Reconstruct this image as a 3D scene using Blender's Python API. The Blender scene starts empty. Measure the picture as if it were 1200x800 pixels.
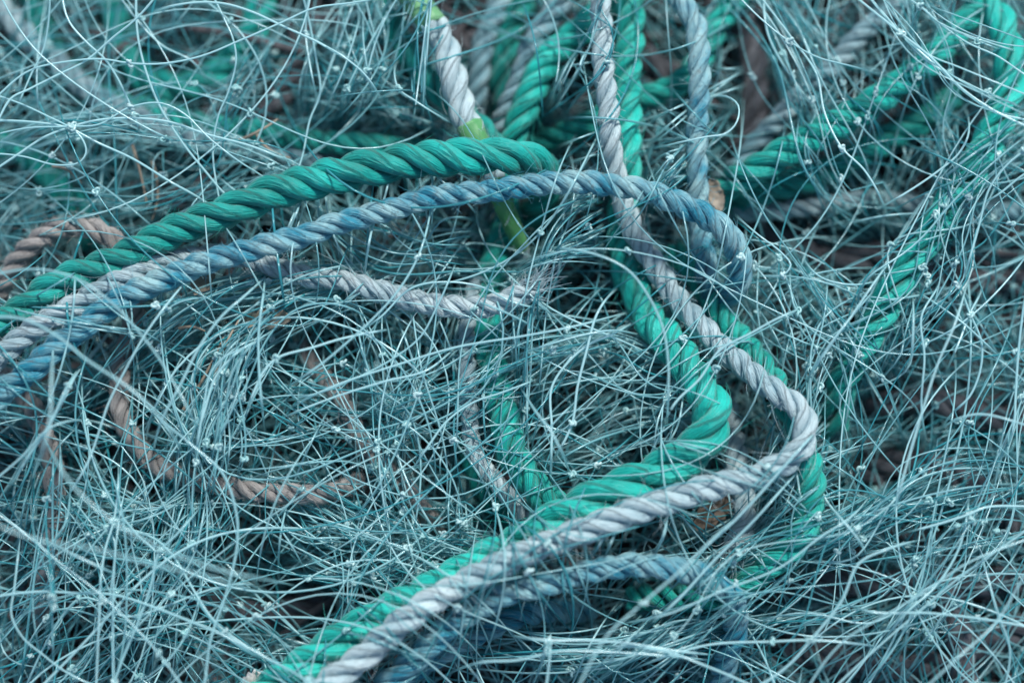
import bpy, math
import numpy as np
from mathutils import Vector, Matrix

rng = np.random.default_rng(11)
S = bpy.context.scene
COL = S.collection

# ------------------------------------------------------------------ camera
TILT = math.radians(7)
FOCUS_Z = 0.056
CAM_DIST = 0.60
FPX = 2400.0                         # focal length in pixels of a 1200 px wide picture
aim = np.array([0.0, 0.0, 0.045])
fwd = np.array([0.0, math.sin(TILT), -math.cos(TILT)])
upv = np.array([0.0, math.cos(TILT), math.sin(TILT)])
rgt = np.array([1.0, 0.0, 0.0])
CAM = aim - fwd * CAM_DIST
cam_d = bpy.data.cameras.new('camera')
cam = bpy.data.objects.new('camera', cam_d)
COL.objects.link(cam)
cam.location = CAM
cam.rotation_euler = (TILT, 0, 0)
cam_d.sensor_width = 36.0
cam_d.lens = 72.0
cam_d.clip_start = 0.01
cam_d.clip_end = 200.0
cam_d.dof.use_dof = True
cam_d.dof.focus_distance = CAM_DIST - (FOCUS_Z - 0.045)
cam_d.dof.aperture_fstop = 3.0
S.camera = cam

# ------------------------------------------------------------------ sky, sun, exposure
SUN_EL = math.radians(52)
SUN_AZ = math.radians(22)            # clockwise from +Y (the top of the picture)
W = bpy.data.worlds.new('World')
S.world = W
W.use_nodes = True
nt = W.node_tree
sky = nt.nodes.new('ShaderNodeTexSky')
sky.sky_type = 'NISHITA'
sky.sun_disc = False
sky.sun_elevation = SUN_EL
sky.sun_rotation = SUN_AZ
bg = nt.nodes['Background']
nt.links.new(sky.outputs[0], bg.inputs[0])
bg.inputs[1].default_value = 0.05
sd = bpy.data.lights.new('sun', 'SUN')
sd.energy = 1.5
sd.angle = math.radians(10)
sd.color = (1.0, 0.985, 0.95)
sun = bpy.data.objects.new('sun', sd)
COL.objects.link(sun)
to_sun = Vector((math.sin(SUN_AZ) * math.cos(SUN_EL), math.cos(SUN_AZ) * math.cos(SUN_EL), math.sin(SUN_EL)))
sun.rotation_euler = to_sun.to_track_quat('Z', 'Y').to_euler()
sun.location = (0.3, 0.8, 1.2)
S.view_settings.view_transform = 'Standard'
S.view_settings.look = 'None'
S.view_settings.exposure = 1.54
S.view_settings.gamma = 1.0
S.render.engine = 'CYCLES'
S.cycles.max_bounces = 6
S.cycles.transparent_max_bounces = 12


def unproject(px, py, z):
    """Point of the pile seen at photo pixel (px, py), at height z (metres)."""
    px, py, z = np.broadcast_arrays(np.asarray(px, float), np.asarray(py, float), np.asarray(z, float))
    d = (fwd[None] + ((px - 600) / FPX)[..., None] * rgt + (-(py - 400) / FPX)[..., None] * upv)
    t = (z - CAM[2]) / d[..., 2]
    return CAM + d * t[..., None]


# ------------------------------------------------------------------ curves and tubes
def catmull(P, n):
    P = np.asarray(P, float)
    if len(P) == 2:
        t = np.linspace(0, 1, n)[:, None]
        return P[0] * (1 - t) + P[1] * t
    d = np.linalg.norm(np.diff(P[:, :2], axis=0), axis=1)
    T = np.concatenate([[0], np.cumsum(np.maximum(d, 1e-6) ** 0.75)])
    m = np.zeros_like(P)
    m[1:-1] = ((P[2:] - P[1:-1]) / (T[2:] - T[1:-1])[:, None] * (T[1:-1] - T[:-2])[:, None] +
               (P[1:-1] - P[:-2]) / (T[1:-1] - T[:-2])[:, None] * (T[2:] - T[1:-1])[:, None]) / (T[2:] - T[:-2])[:, None]
    m[0] = 2 * (P[1] - P[0]) / (T[1] - T[0]) - m[1]
    m[-1] = 2 * (P[-1] - P[-2]) / (T[-1] - T[-2]) - m[-2]
    # dense evaluation, then resample by arc length
    q = np.linspace(0, T[-1], n * 4)
    i = np.clip(np.searchsorted(T, q, 'right') - 1, 0, len(P) - 2)
    h = (T[i + 1] - T[i])[:, None]
    u = ((q - T[i])[:, None]) / h
    C = ((2 * u**3 - 3 * u**2 + 1) * P[i] + (u**3 - 2 * u**2 + u) * h * m[i] +
         (-2 * u**3 + 3 * u**2) * P[i + 1] + (u**3 - u**2) * h * m[i + 1])
    L = np.concatenate([[0], np.cumsum(np.linalg.norm(np.diff(C[:, :2], axis=0), axis=1))])
    s = np.linspace(0, L[-1], n)
    return np.stack([np.interp(s, L, C[:, k]) for k in range(C.shape[1])], 1)


def frames(P):
    """Parallel-transported frame along one polyline."""
    T = np.gradient(P, axis=0)
    T /= np.linalg.norm(T, axis=1)[:, None] + 1e-12
    N = np.zeros_like(T)
    a = np.array([0, 0, 1.0]) if abs(T[0, 2]) < 0.9 else np.array([1.0, 0, 0])
    n = a - T[0] * a.dot(T[0])
    N[0] = n / np.linalg.norm(n)
    for i in range(1, len(P)):
        n = N[i - 1] - T[i] * N[i - 1].dot(T[i])
        N[i] = n / (np.linalg.norm(n) + 1e-12)
    return T, N, np.cross(T, N)


class Geo:
    """Collects vertices / quads / attributes; build() links them as ONE mesh."""
    def __init__(self):
        self.v, self.f, self.uv, self.a, self.n = [], [], [], [], 0

    def grid(self, V, closed=True, uv=None, attr=None, caps=True):
        # V: (n, k, 3) rings
        n, k = V.shape[:2]
        idx = np.arange(n * k).reshape(n, k) + self.n
        j = np.arange(k if closed else k - 1)
        j2 = (j + 1) % k
        q = np.stack([idx[:-1][:, j], idx[:-1][:, j2], idx[1:][:, j2], idx[1:][:, j]], -1).reshape(-1, 4)
        self.v.append(V.reshape(-1, 3))
        self.f.append(q)
        self.uv.append(np.zeros((n * k, 2)) if uv is None else uv.reshape(-1, 2))
        self.a.append(np.zeros(n * k) if attr is None else np.broadcast_to(attr, (n, k)).reshape(-1))
        self.n += n * k

    def tubes(self, P, r, sides=5, attr=None):
        """P: (S, N, 3) centre lines, r: scalar / (S,) / (S, N); attr: (S,)"""
        Sn, N = P.shape[:2]
        T = np.gradient(P, axis=1)
        T /= np.linalg.norm(T, axis=2, keepdims=True) + 1e-12
        ref = np.array([0.13, 0.21, 0.97])
        A = np.cross(T, ref)
        A /= np.linalg.norm(A, axis=2, keepdims=True) + 1e-9
        B = np.cross(T, A)
        r = np.asarray(r, float)
        if r.ndim == 0:
            r = np.full((Sn, N), float(r))
        elif r.ndim == 1:
            r = np.repeat(r[:, None], N, 1)
        th = np.arange(sides) / sides * 2 * math.pi
        V = P[:, :, None] + r[:, :, None, None] * (A[:, :, None] * np.cos(th)[None, None, :, None] + B[:, :, None] * np.sin(th)[None, None, :, None])
        idx = np.arange(Sn * N * sides).reshape(Sn, N, sides) + self.n
        j = np.arange(sides)
        j2 = (j + 1) % sides
        q = np.stack([idx[:, :-1][:, :, j], idx[:, :-1][:, :, j2], idx[:, 1:][:, :, j2], idx[:, 1:][:, :, j]], -1).reshape(-1, 4)
        self.v.append(V.reshape(-1, 3))
        self.f.append(q)
        self.uv.append(np.zeros((Sn * N * sides, 2)))
        a = np.zeros(Sn) if attr is None else np.asarray(attr, float)
        self.a.append(np.repeat(a, N * sides))
        self.n += Sn * N * sides

    def build(self, name, mat, parent=None, origin=None, smooth=True):
        V = np.concatenate(self.v)
        if origin is not None:
            V = V - np.asarray(origin)
        F = np.concatenate(self.f)
        me = bpy.data.meshes.new(name)
        me.vertices.add(len(V))
        me.vertices.foreach_set('co', V.astype(np.float32).ravel())
        me.loops.add(F.size)
        me.loops.foreach_set('vertex_index', F.astype(np.int32).ravel())
        me.polygons.add(len(F))
        me.polygons.foreach_set('loop_start', np.arange(0, F.size, 4, dtype=np.int32))
        if smooth:
            me.polygons.foreach_set('use_smooth', np.ones(len(F), bool))
        at = me.attributes.new('tone', 'FLOAT', 'POINT')
        at.data.foreach_set('value', np.concatenate(self.a).astype(np.float32))
        uvl = me.uv_layers.new(name='UVMap')
        uvl.data.foreach_set('uv', np.concatenate(self.uv)[F.ravel()].astype(np.float32).ravel())
        me.update(calc_edges=True)
        me.materials.append(mat)
        o = bpy.data.objects.new(name, me)
        COL.objects.link(o)
        if parent is not None:
            o.parent = parent
        elif origin is not None:
            o.location = origin
        return o


def tag(o, label=None, cat=None, group=None, kind=None):
    if label: o['label'] = label
    if cat: o['category'] = cat
    if group: o['group'] = group
    if kind: o['kind'] = kind
    return o


def empty(name, loc):
    o = bpy.data.objects.new(name, None)
    o.empty_display_size = 0.01
    COL.objects.link(o)
    o.location = loc
    return o


# ------------------------------------------------------------------ materials
def nodes_of(name):
    m = bpy.data.materials.new(name)
    m.use_nodes = True
    t = m.node_tree
    t.nodes.clear()
    out = t.nodes.new('ShaderNodeOutputMaterial')
    return m, t, out


def N_(t, kind, **kw):
    n = t.nodes.new(kind)
    for k, v in kw.items():
        if k.startswith('i_'):
            n.inputs[k[2:].replace('_', ' ')].default_value = v
        else:
            setattr(n, k, v)
    return n


def mixc(t, fac, a, b, blend='MIX'):
    m = t.nodes.new('ShaderNodeMix')
    m.data_type = 'RGBA'
    m.blend_type = blend
    for sock, val in ((m.inputs[0], fac), (m.inputs[6], a), (m.inputs[7], b)):
        if hasattr(val, 'links'):
            t.links.new(val, sock)
        elif isinstance(val, (tuple, list)):
            sock.default_value = (*val, 1)
        else:
            sock.default_value = val
    return m.outputs[2]


def ramp(t, src, lo, hi):
    n = t.nodes.new('ShaderNodeMapRange')
    n.inputs[1].default_value = lo
    n.inputs[2].default_value = hi
    n.clamp = True
    t.links.new(src, n.inputs[0])
    return n.outputs[0]


def rope_material(name, main, worn, deep, dirt=(0.16, 0.13, 0.11), worn_lo=0.45, worn_hi=0.7, patch=55.0, dirt_amt=0.35, rough=0.55, bump=0.8):
    """Laid synthetic rope: fibres run along the strand (UV), bleached / stained in patches."""
    m, t, out = nodes_of(name)
    L = t.links.new
    tc = N_(t, 'ShaderNodeTexCoord')
    mp = N_(t, 'ShaderNodeMapping')
    mp.inputs['Scale'].default_value = (26.0, 260.0, 1.0)
    L(tc.outputs['UV'], mp.inputs[0])
    fib = N_(t, 'ShaderNodeTexNoise', noise_dimensions='2D')
    fib.inputs['Scale'].default_value = 1.0
    fib.inputs['Detail'].default_value = 4
    L(mp.outputs[0], fib.inputs['Vector'])
    big = N_(t, 'ShaderNodeTexNoise')
    big.inputs['Scale'].default_value = patch
    big.inputs['Detail'].default_value = 3
    L(tc.outputs['Object'], big.inputs['Vector'])
    spot = N_(t, 'ShaderNodeTexNoise')
    spot.inputs['Scale'].default_value = 420
    spot.inputs['Detail'].default_value = 5
    spot.inputs['Roughness'].default_value = 0.7
    L(tc.outputs['Object'], spot.inputs['Vector'])
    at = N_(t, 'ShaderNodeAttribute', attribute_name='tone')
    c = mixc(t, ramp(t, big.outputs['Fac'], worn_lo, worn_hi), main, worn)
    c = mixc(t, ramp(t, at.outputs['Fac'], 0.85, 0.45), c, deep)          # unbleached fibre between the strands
    fibm = N_(t, 'ShaderNodeMath', operation='MULTIPLY')
    L(ramp(t, fib.outputs['Fac'], 0.48, 0.80), fibm.inputs[0])
    fibm.inputs[1].default_value = 0.55
    c = mixc(t, fibm.outputs[0], c, worn)
    f2 = N_(t, 'ShaderNodeMath', operation='MULTIPLY')
    L(ramp(t, spot.outputs['Fac'], 0.56, 0.70), f2.inputs[0])
    f2.inputs[1].default_value = dirt_amt
    c = mixc(t, f2.outputs[0], c, dirt)
    b = N_(t, 'ShaderNodeBump')
    b.inputs['Strength'].default_value = bump
    b.inputs['Distance'].default_value = 0.0010
    L(fib.outputs['Fac'], b.inputs['Height'])
    p = N_(t, 'ShaderNodeBsdfPrincipled')
    L(c, p.inputs['Base Color'])
    p.inputs['Roughness'].default_value = rough
    p.inputs['Specular IOR Level'].default_value = 0.35
    p.inputs['Sheen Weight'].default_value = 0.15
    L(b.outputs[0], p.inputs['Normal'])
    L(p.outputs[0], out.inputs[0])
    return m


MAT = {}
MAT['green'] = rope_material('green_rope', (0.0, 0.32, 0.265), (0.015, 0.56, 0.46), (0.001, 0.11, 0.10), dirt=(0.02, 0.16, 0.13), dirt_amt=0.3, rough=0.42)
MAT['dark_and_shaded_green'] = rope_material('deep_and_shaded_green_rope', (0.0, 0.235, 0.20), (0.006, 0.42, 0.36), (0.0, 0.085, 0.080), dirt=(0.02, 0.12, 0.10), dirt_amt=0.3, rough=0.45)  # own deeper dye on the upper rope; shade put into colour at top left
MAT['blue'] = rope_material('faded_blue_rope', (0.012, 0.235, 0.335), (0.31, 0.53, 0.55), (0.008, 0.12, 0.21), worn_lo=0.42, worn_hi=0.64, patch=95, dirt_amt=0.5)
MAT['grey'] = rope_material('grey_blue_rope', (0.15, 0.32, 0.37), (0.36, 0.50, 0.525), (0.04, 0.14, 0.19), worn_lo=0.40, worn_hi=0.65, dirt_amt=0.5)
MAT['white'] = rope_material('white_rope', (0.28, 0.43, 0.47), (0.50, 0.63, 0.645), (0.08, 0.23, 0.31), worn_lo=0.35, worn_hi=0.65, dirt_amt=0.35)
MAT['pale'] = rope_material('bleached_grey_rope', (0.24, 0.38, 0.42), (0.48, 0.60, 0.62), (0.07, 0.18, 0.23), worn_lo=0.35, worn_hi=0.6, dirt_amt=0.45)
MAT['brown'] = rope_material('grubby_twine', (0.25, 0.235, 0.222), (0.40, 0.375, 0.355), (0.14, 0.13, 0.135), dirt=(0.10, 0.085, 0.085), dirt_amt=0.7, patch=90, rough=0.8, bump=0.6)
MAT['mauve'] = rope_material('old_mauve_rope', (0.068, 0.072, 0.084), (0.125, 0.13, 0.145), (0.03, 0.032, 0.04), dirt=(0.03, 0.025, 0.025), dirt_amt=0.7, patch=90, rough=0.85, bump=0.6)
MAT['lime'] = rope_material('lime_tape', (0.07, 0.28, 0.09), (0.20, 0.42, 0.22), (0.04, 0.20, 0.07), dirt_amt=0.2, rough=0.4, bump=0.15)


def filament_material(name, c0, c1, rough=0.28, transl=0.35, clear=0.0):
    m, t, out = nodes_of(name)
    L = t.links.new
    at = N_(t, 'ShaderNodeAttribute', attribute_name='tone')
    c = mixc(t, at.outputs['Fac'], c0, c1)
    p = N_(t, 'ShaderNodeBsdfPrincipled')
    L(c, p.inputs['Base Color'])
    p.inputs['Roughness'].default_value = rough
    p.inputs['Specular IOR Level'].default_value = 0.9
    tr = N_(t, 'ShaderNodeBsdfTranslucent')
    L(c, tr.inputs[0])
    mx = N_(t, 'ShaderNodeMixShader')
    mx.inputs[0].default_value = transl
    L(p.outputs[0], mx.inputs[1])
    L(tr.outputs[0], mx.inputs[2])
    tp = N_(t, 'ShaderNodeBsdfTransparent')
    m2 = N_(t, 'ShaderNodeMixShader')
    m2.inputs[0].default_value = clear
    L(mx.outputs[0], m2.inputs[1])
    L(tp.outputs[0], m2.inputs[2])
    L((m2 if clear else mx).outputs[0], out.inputs[0])
    return m


MAT['nylon'] = filament_material('pale_aqua_nylon', (0.045, 0.41, 0.465), (0.63, 0.91, 0.92), rough=0.17, transl=0.42, clear=0.12)
MAT['knot'] = filament_material('nylon_knot', (0.36, 0.68, 0.68), (0.60, 0.82, 0.82), rough=0.2)
MAT['straw'] = filament_material('dry_straw', (0.20, 0.165, 0.12), (0.34, 0.28, 0.21), rough=0.7, transl=0.15)
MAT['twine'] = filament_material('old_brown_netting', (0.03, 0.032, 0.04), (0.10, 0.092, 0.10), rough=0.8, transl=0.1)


def noise_material(name, c0, c1, scale, rough=0.9, bump=0.0):
    m, t, out = nodes_of(name)
    L = t.links.new
    tc = N_(t, 'ShaderNodeTexCoord')
    n = N_(t, 'ShaderNodeTexNoise')
    n.inputs['Scale'].default_value = scale
    n.inputs['Detail'].default_value = 6
    L(tc.outputs['Object'], n.inputs['Vector'])
    p = N_(t, 'ShaderNodeBsdfPrincipled')
    L(mixc(t, ramp(t, n.outputs['Fac'], 0.35, 0.65), c0, c1), p.inputs['Base Color'])
    p.inputs['Roughness'].default_value = rough
    if bump:
        b = N_(t, 'ShaderNodeBump')
        b.inputs['Strength'].default_value = bump
        b.inputs['Distance'].default_value = 0.002
        L(n.outputs['Fac'], b.inputs['Height'])
        L(b.outputs[0], p.inputs['Normal'])
    L(p.outputs[0], out.inputs[0])
    return m


MAT['ground'] = noise_material('dark_ground', (0.010, 0.012, 0.014), (0.030, 0.030, 0.032), 60, bump=0.8)
MAT['leaf'] = noise_material('dry_leaf', (0.22, 0.18, 0.13), (0.38, 0.33, 0.26), 120, rough=0.7, bump=0.4)
MAT['bark'] = noise_material('brown_bark', (0.05, 0.04, 0.032), (0.13, 0.10, 0.075), 200, rough=0.8, bump=0.6)
MAT['shell'] = noise_material('pale_shell', (0.50, 0.48, 0.46), (0.70, 0.70, 0.68), 200, rough=0.4)

# ------------------------------------------------------------------ the ground under the pile
g = Geo()
xs = np.concatenate([[-60, -8, -1.2], np.linspace(-0.45, 0.45, 46), [1.2, 8, 60]])
X, Y = np.meshgrid(xs, xs, indexing='ij')
Z = 0.0025 * np.sin(X * 37 + 1.3 * np.sin(Y * 29)) * np.cos(Y * 41) * (np.maximum(abs(X), abs(Y)) < 0.46)
g.grid(np.stack([X, Y, Z - 0.004], -1), closed=False)
ground = g.build('ground', MAT['ground'])
tag(ground, kind='structure')

# ------------------------------------------------------------------ ropes
HN = 900
HX0, HSTEP = -0.45, 0.001
BMAP = np.full((HN, HN), 9.0)
HMAP = np.full((HN, HN), 0.0)        # height of the rope tops, so that loose filaments lie over them
CMAP = np.zeros((HN, HN))              # chance that a filament of the netting crosses over the rope there
ROPES = []                            # (nick, pixel path) for describing the filaments


def stamp(P, R, cover):
    k = int(R / HSTEP) + 2
    o = np.arange(-k, k + 1)
    ox, oy = np.meshgrid(o, o, indexing='ij')
    for p in P[::2]:
        i, j = int((p[0] - HX0) / HSTEP), int((p[1] - HX0) / HSTEP)
        if i - k < 0 or j - k < 0 or i + k >= HN or j + k >= HN:
            continue
        d2 = (ox * HSTEP) ** 2 + (oy * HSTEP) ** 2
        h = np.where(d2 < R * R, p[2] + np.sqrt(np.maximum(R * R - d2, 0)), 0)
        sl = HMAP[i - k:i + k + 1, j - k:j + k + 1]
        cm = CMAP[i - k:i + k + 1, j - k:j + k + 1]
        cm[h > sl] = cover
        np.maximum(sl, h, out=sl)
        lo = np.where(d2 < (1.25 * R) ** 2, p[2] - np.sqrt(np.maximum(R * R - d2, 0)), 9)
        sb = BMAP[i - k:i + k + 1, j - k:j + k + 1]
        np.minimum(sb, lo, out=sb)


def height_at(P):
    i = np.clip(((P[..., 0] - HX0) / HSTEP).astype(int), 0, HN - 1)
    j = np.clip(((P[..., 1] - HX0) / HSTEP).astype(int), 0, HN - 1)
    return HMAP[i, j]


def smooth_noise(n, cell, r):
    k = max(int(n / cell) + 3, 4)
    return catmull(np.stack([np.arange(k), r.normal(size=k)], 1), n)[:, 1]


def rope(name, label, nick, pts, width, mat, pitch=2.7, lay=1.0, fray=(False, False), fuzz=2.0, group=None, tapes=(), detail=True, loose=0.0, category='rope', cover=0.72):
    """pts: (px, py, z_mm) down the middle of the rope; width in photo pixels -> laid rope of three strands."""
    r = np.random.default_rng(abs(hash_(name + label)) % 2**31)
    P = np.asarray(pts, float)
    n = int(np.linalg.norm(np.diff(P[:, :2], axis=0), axis=1).sum() / 2.4) + 8
    C = catmull(P, n)
    ROPES.append((nick, C[:, :2].copy()))
    W3 = unproject(C[:, 0], C[:, 1], C[:, 2] / 1000)
    depth = (W3 - CAM) @ fwd
    w = np.interp(np.linspace(0, 1, n), np.linspace(0, 1, len(width)), width) if isinstance(width, (list, tuple)) else np.full(n, float(width))
    R = w / 2 * depth / FPX
    W3 = W3 + 0.00035 * np.stack([smooth_noise(n, 14, r) for _ in range(3)], 1)
    stamp(W3, R.mean(), cover)
    T, Nn, B = frames(W3)
    ds = np.concatenate([[0], np.cumsum(np.linalg.norm(np.diff(W3, axis=0), axis=1))])
    phase = r.uniform(0, 6.28) + np.concatenate([[0], np.cumsum(np.diff(ds) / (pitch * 2 * R[1:]) * 2 * math.pi)]) * lay
    phase += 0.25 * smooth_noise(n, 30, r)
    root = empty(name, W3[0])
    tag(root, label, category, group)
    k = 18 if detail else 10
    th = np.arange(k) / k * 2 * math.pi
    surf, surfn = [], []
    for s in range(3):
        a = phase + s * 2 * math.pi / 3
        rad = np.cos(a)[:, None] * Nn + np.sin(a)[:, None] * B
        tang = -np.sin(a)[:, None] * Nn + np.cos(a)[:, None] * B
        spread = 1 + loose * np.maximum(0, 0.6 * smooth_noise(n, 35, r) + 0.3)
        swell = 1 + 0.06 * smooth_noise(n, 9, r)
        end = np.ones(n)
        for side in (0, 1):
            if fray[side]:
                d = (np.arange(n) if side == 0 else np.arange(n)[::-1]) * 2.4 / w.mean()
                end *= np.clip(0.35 + d / 0.8, 0, 1)
                spread = spread + 0.5 * np.clip(1 - d / 0.9, 0, 1)
        cc = W3 + rad * (0.53 * R * spread)[:, None]
        Tc = np.gradient(cc, axis=0)
        Tc /= np.linalg.norm(Tc, axis=1)[:, None] + 1e-12
        e1 = rad - Tc * (rad * Tc).sum(1)[:, None]
        e1 /= np.linalg.norm(e1, axis=1)[:, None] + 1e-12
        e2 = np.cross(Tc, e1)
        rs = 0.495 * R * swell * end
        yarn = 1 + 0.028 * np.cos(6 * (th[None] + (phase * 0.55)[:, None])) + 0.02 * np.cos(11 * th[None] - phase[:, None] * 0.8)
        # strands flatten a little against the surface of the rope
        V = cc[:, None] + rs[:, None, None] * yarn[..., None] * (1.04 * np.cos(th)[None, :, None] * e1[:, None] + 0.98 * np.sin(th)[None, :, None] * e2[:, None])
        uv = np.stack([np.broadcast_to(th[None] / 6.283, V.shape[:2]) + (phase * 0.09)[:, None], np.broadcast_to(ds[:, None], V.shape[:2])], -1)
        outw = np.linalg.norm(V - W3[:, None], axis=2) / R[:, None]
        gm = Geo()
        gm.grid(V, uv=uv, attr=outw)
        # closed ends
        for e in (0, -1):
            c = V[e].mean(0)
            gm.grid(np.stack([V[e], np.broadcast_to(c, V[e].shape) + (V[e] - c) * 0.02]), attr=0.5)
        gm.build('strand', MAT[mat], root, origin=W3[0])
        surf.append(V)
        surfn.append((V - W3[:, None]) / (np.linalg.norm(V - W3[:, None], axis=2, keepdims=True) + 1e-9))
    for (t0, t1) in tapes:
        i0, i1 = int(t0 * (n - 1)), int(t1 * (n - 1))
        a2 = np.arange(20) / 20 * 6.283
        seg = np.arange(i0, i1 + 1)
        rr = R[seg][:, None] * (1.03 + 0.05 * np.cos(3 * (a2[None] - phase[seg][:, None])))
        V = W3[seg][:, None] + rr[..., None] * (np.cos(a2)[None, :, None] * Nn[seg][:, None] + np.sin(a2)[None, :, None] * B[seg][:, None])
        V[0] = W3[seg[0]] + (V[0] - W3[seg[0]]) * 0.8
        V[-1] = W3[seg[-1]] + (V[-1] - W3[seg[-1]]) * 0.8
        gm = Geo()
        gm.grid(V, uv=np.stack([np.broadcast_to(a2[None] / 6.283, V.shape[:2]), np.broadcast_to(ds[seg][:, None], V.shape[:2])], -1), attr=1.0)
        gm.build('lime_tape', MAT['lime'], root, origin=W3[0])
    # fuzz of broken fibres standing off the rope
    L = ds[-1] * 1000
    nf = int(L * fuzz * 1.8)
    if nf > 6:
        si = r.integers(0, 3, nf)
        ii = r.integers(1, n - 1, nf)
        jj = r.integers(0, k, nf)
        V = np.stack(surf)[si, ii, jj]
        Nv = np.stack(surfn)[si, ii, jj]
        Tv = T[ii]
        ln = r.gamma(2.2, 0.0010, nf)
        lean = r.normal(0, 1, (nf, 3))
        d = 0.55 * Nv + 0.75 * Tv * r.choice([-1, 1], nf)[:, None] + 0.35 * lean
        u = np.linspace(0, 1, 5)[None, :, None]
        curl = r.normal(0, 1, (nf, 3)) - 0.4 * Nv
        FP = V[:, None] - Nv[:, None] * 0.0001 + d[:, None] * ln[:, None, None] * u + curl[:, None] * (ln[:, None, None] * 0.5 * u**2)
        gm = Geo()
        gm.tubes(FP, np.linspace(0.00008, 0.00004, 5)[None].repeat(nf, 0), sides=3, attr=np.full(nf, 1.0))
        for side in (0, 1):
            if fray[side]:
                ne = 90
                e = 0 if side == 0 else n - 1
                dirn = -T[e] if side == 0 else T[e]
                st = W3[e] + r.normal(0, 1, (ne, 3)) * R[e] * 0.45 - dirn * 0.003
                dd = dirn + r.normal(0, 0.35, (ne, 3))
                ll = r.uniform(0.004, 0.011, ne)
                u = np.linspace(0, 1, 6)[None, :, None]
                gm.tubes(np.concatenate([st[:, None] + dd[:, None] * ll[:, None, None] * u + r.normal(0, 1, (ne, 1, 3)) * ll[:, None, None] * 0.3 * u**2], 1)[:, :5],
                         np.linspace(0.00016, 0.00006, 5)[None].repeat(ne, 0), sides=3, attr=np.full(ne, 1.0))
        tag(gm.build('loose_fibre', MAT[mat], root, origin=W3[0]), kind='stuff')
    return root


def hash_(s):
    h = 2166136261
    for ch in s:
        h = ((h ^ ord(ch)) * 16777619) & 0xffffffff
    return h


rope('rope', 'thick deep green rope sweeping across the upper left, above the blue ropes', 'upper green rope',
     [(-90, 436, 56), (-40, 401, 56), (0, 376, 57), (40, 351, 58), (90, 322, 59), (150, 297, 60), (200, 274, 60), (260, 248, 60), (320, 226, 60), (380, 208, 60), (440, 195, 60),
      (500, 187, 61), (560, 183, 61), (600, 184, 58), (628, 192, 50), (638, 208, 38), (628, 240, 24), (610, 290, 12)], [36, 36, 37, 38, 40, 43, 45, 44, 40, 34], 'dark_and_shaded_green', cover=0.07, group='green ropes')
rope('rope', 'faded blue laid rope arching across the middle and hooking down at its right end', 'arching blue rope',
     [(-90, 520, 60), (-40, 490, 61), (0, 462, 62), (33, 437, 62), (67, 404, 62), (100, 376, 63), (140, 350, 63), (180, 331, 64), (217, 317, 64), (253, 304, 65), (293, 292, 65), (333, 283, 65), (367, 272, 65),
      (400, 261, 64), (450, 247, 64), (500, 234, 64), (550, 226, 65), (600, 219, 66), (650, 215, 66), (700, 216, 66), (733, 221, 65), (767, 230, 64), (800, 240, 62), (830, 254, 60),
      (855, 278, 58), (866, 305, 54), (862, 332, 46), (845, 352, 34), (815, 365, 20)], [32, 31, 30, 30, 28, 27, 27, 28, 30, 30], 'blue', cover=0.09, group='blue ropes', fuzz=3)
rope('rope', 'grey blue rope running under the arching blue rope to a frayed pale end', 'frayed grey rope',
     [(-90, 478, 61), (-40, 443, 61), (0, 414, 62), (30, 391, 62), (67, 367, 62), (117, 341, 62), (160, 319, 60), (200, 304, 56), (240, 298, 53), (280, 302, 52), (320, 314, 52), (360, 324, 53),
      (400, 328, 54), (440, 339, 55), (480, 351, 55), (520, 358, 56), (560, 358, 57), (595, 351, 58), (622, 337, 60)], [29, 29, 28, 27, 26, 25, 26, 27], 'pale', fray=(False, True), cover=0.20, group='blue ropes', fuzz=4)
rope('rope', 'thick green rope falling from the top and bending back to the lower left', 'lower green rope',
     [(742, -70, 36), (740, 0, 38), (737, 60, 40), (735, 120, 42), (732, 180, 42), (728, 240, 38), (732, 295, 34), (748, 340, 38), (770, 385, 44), (795, 417, 50), (820, 447, 55), (836, 477, 58),
      (832, 507, 60), (805, 532, 60), (773, 552, 60), (733, 571, 60), (683, 595, 59), (633, 624, 58), (583, 651, 57), (533, 677, 57), (483, 704, 57), (440, 726, 57), (400, 750, 57), (350, 782, 56), (310, 812, 55), (250, 850, 52)],
     [34, 34, 36, 38, 42, 48, 52, 50, 48, 48, 46, 44], 'green', cover=0.17, group='green ropes', fuzz=3)
rope('rope', 'pale lavender white rope dropping from the top, rounding right and back to the bottom edge', 'long white rope',
     [(700, -70, 50), (703, 0, 52), (706, 50, 53), (710, 105, 54), (715, 165, 53), (721, 200, 48), (731, 240, 44), (747, 280, 43), (767, 310, 44), (785, 336, 46), (812, 374, 49), (840, 404, 52), (867, 427, 54),
      (893, 447, 57), (920, 465, 60), (942, 487, 62), (944, 515, 64), (925, 540, 65), (900, 551, 66), (867, 561, 67), (833, 572, 67), (783, 586, 67), (733, 603, 68), (683, 621, 68), (633, 640, 68), (583, 663, 68), (533, 687, 68),
      (483, 720, 68), (433, 763, 67), (395, 792, 66), (330, 850, 64)], [25, 26, 27, 28, 28, 30, 32, 33, 32, 33, 34], 'white', cover=0.16, group='white ropes', fuzz=4, pitch=3.0)
rope('rope', 'weathered blue rope lying below the long white rope and hooking down', 'lower blue rope',
     [(400, 854, 53), (455, 804, 55), (490, 768, 57), (520, 739, 59), (555, 714, 60), (600, 693, 61), (633, 684, 62), (667, 675, 62), (700, 667, 62), (733, 661, 62), (767, 661, 62), (797, 668, 61),
      (827, 678, 60), (850, 692, 58), (864, 712, 53), (862, 734, 47), (852, 759, 41), (846, 794, 33), (840, 854, 27)], [34, 32, 30, 29, 29, 30, 28], 'blue', cover=0.10, group='blue ropes', fuzz=3)
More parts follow.
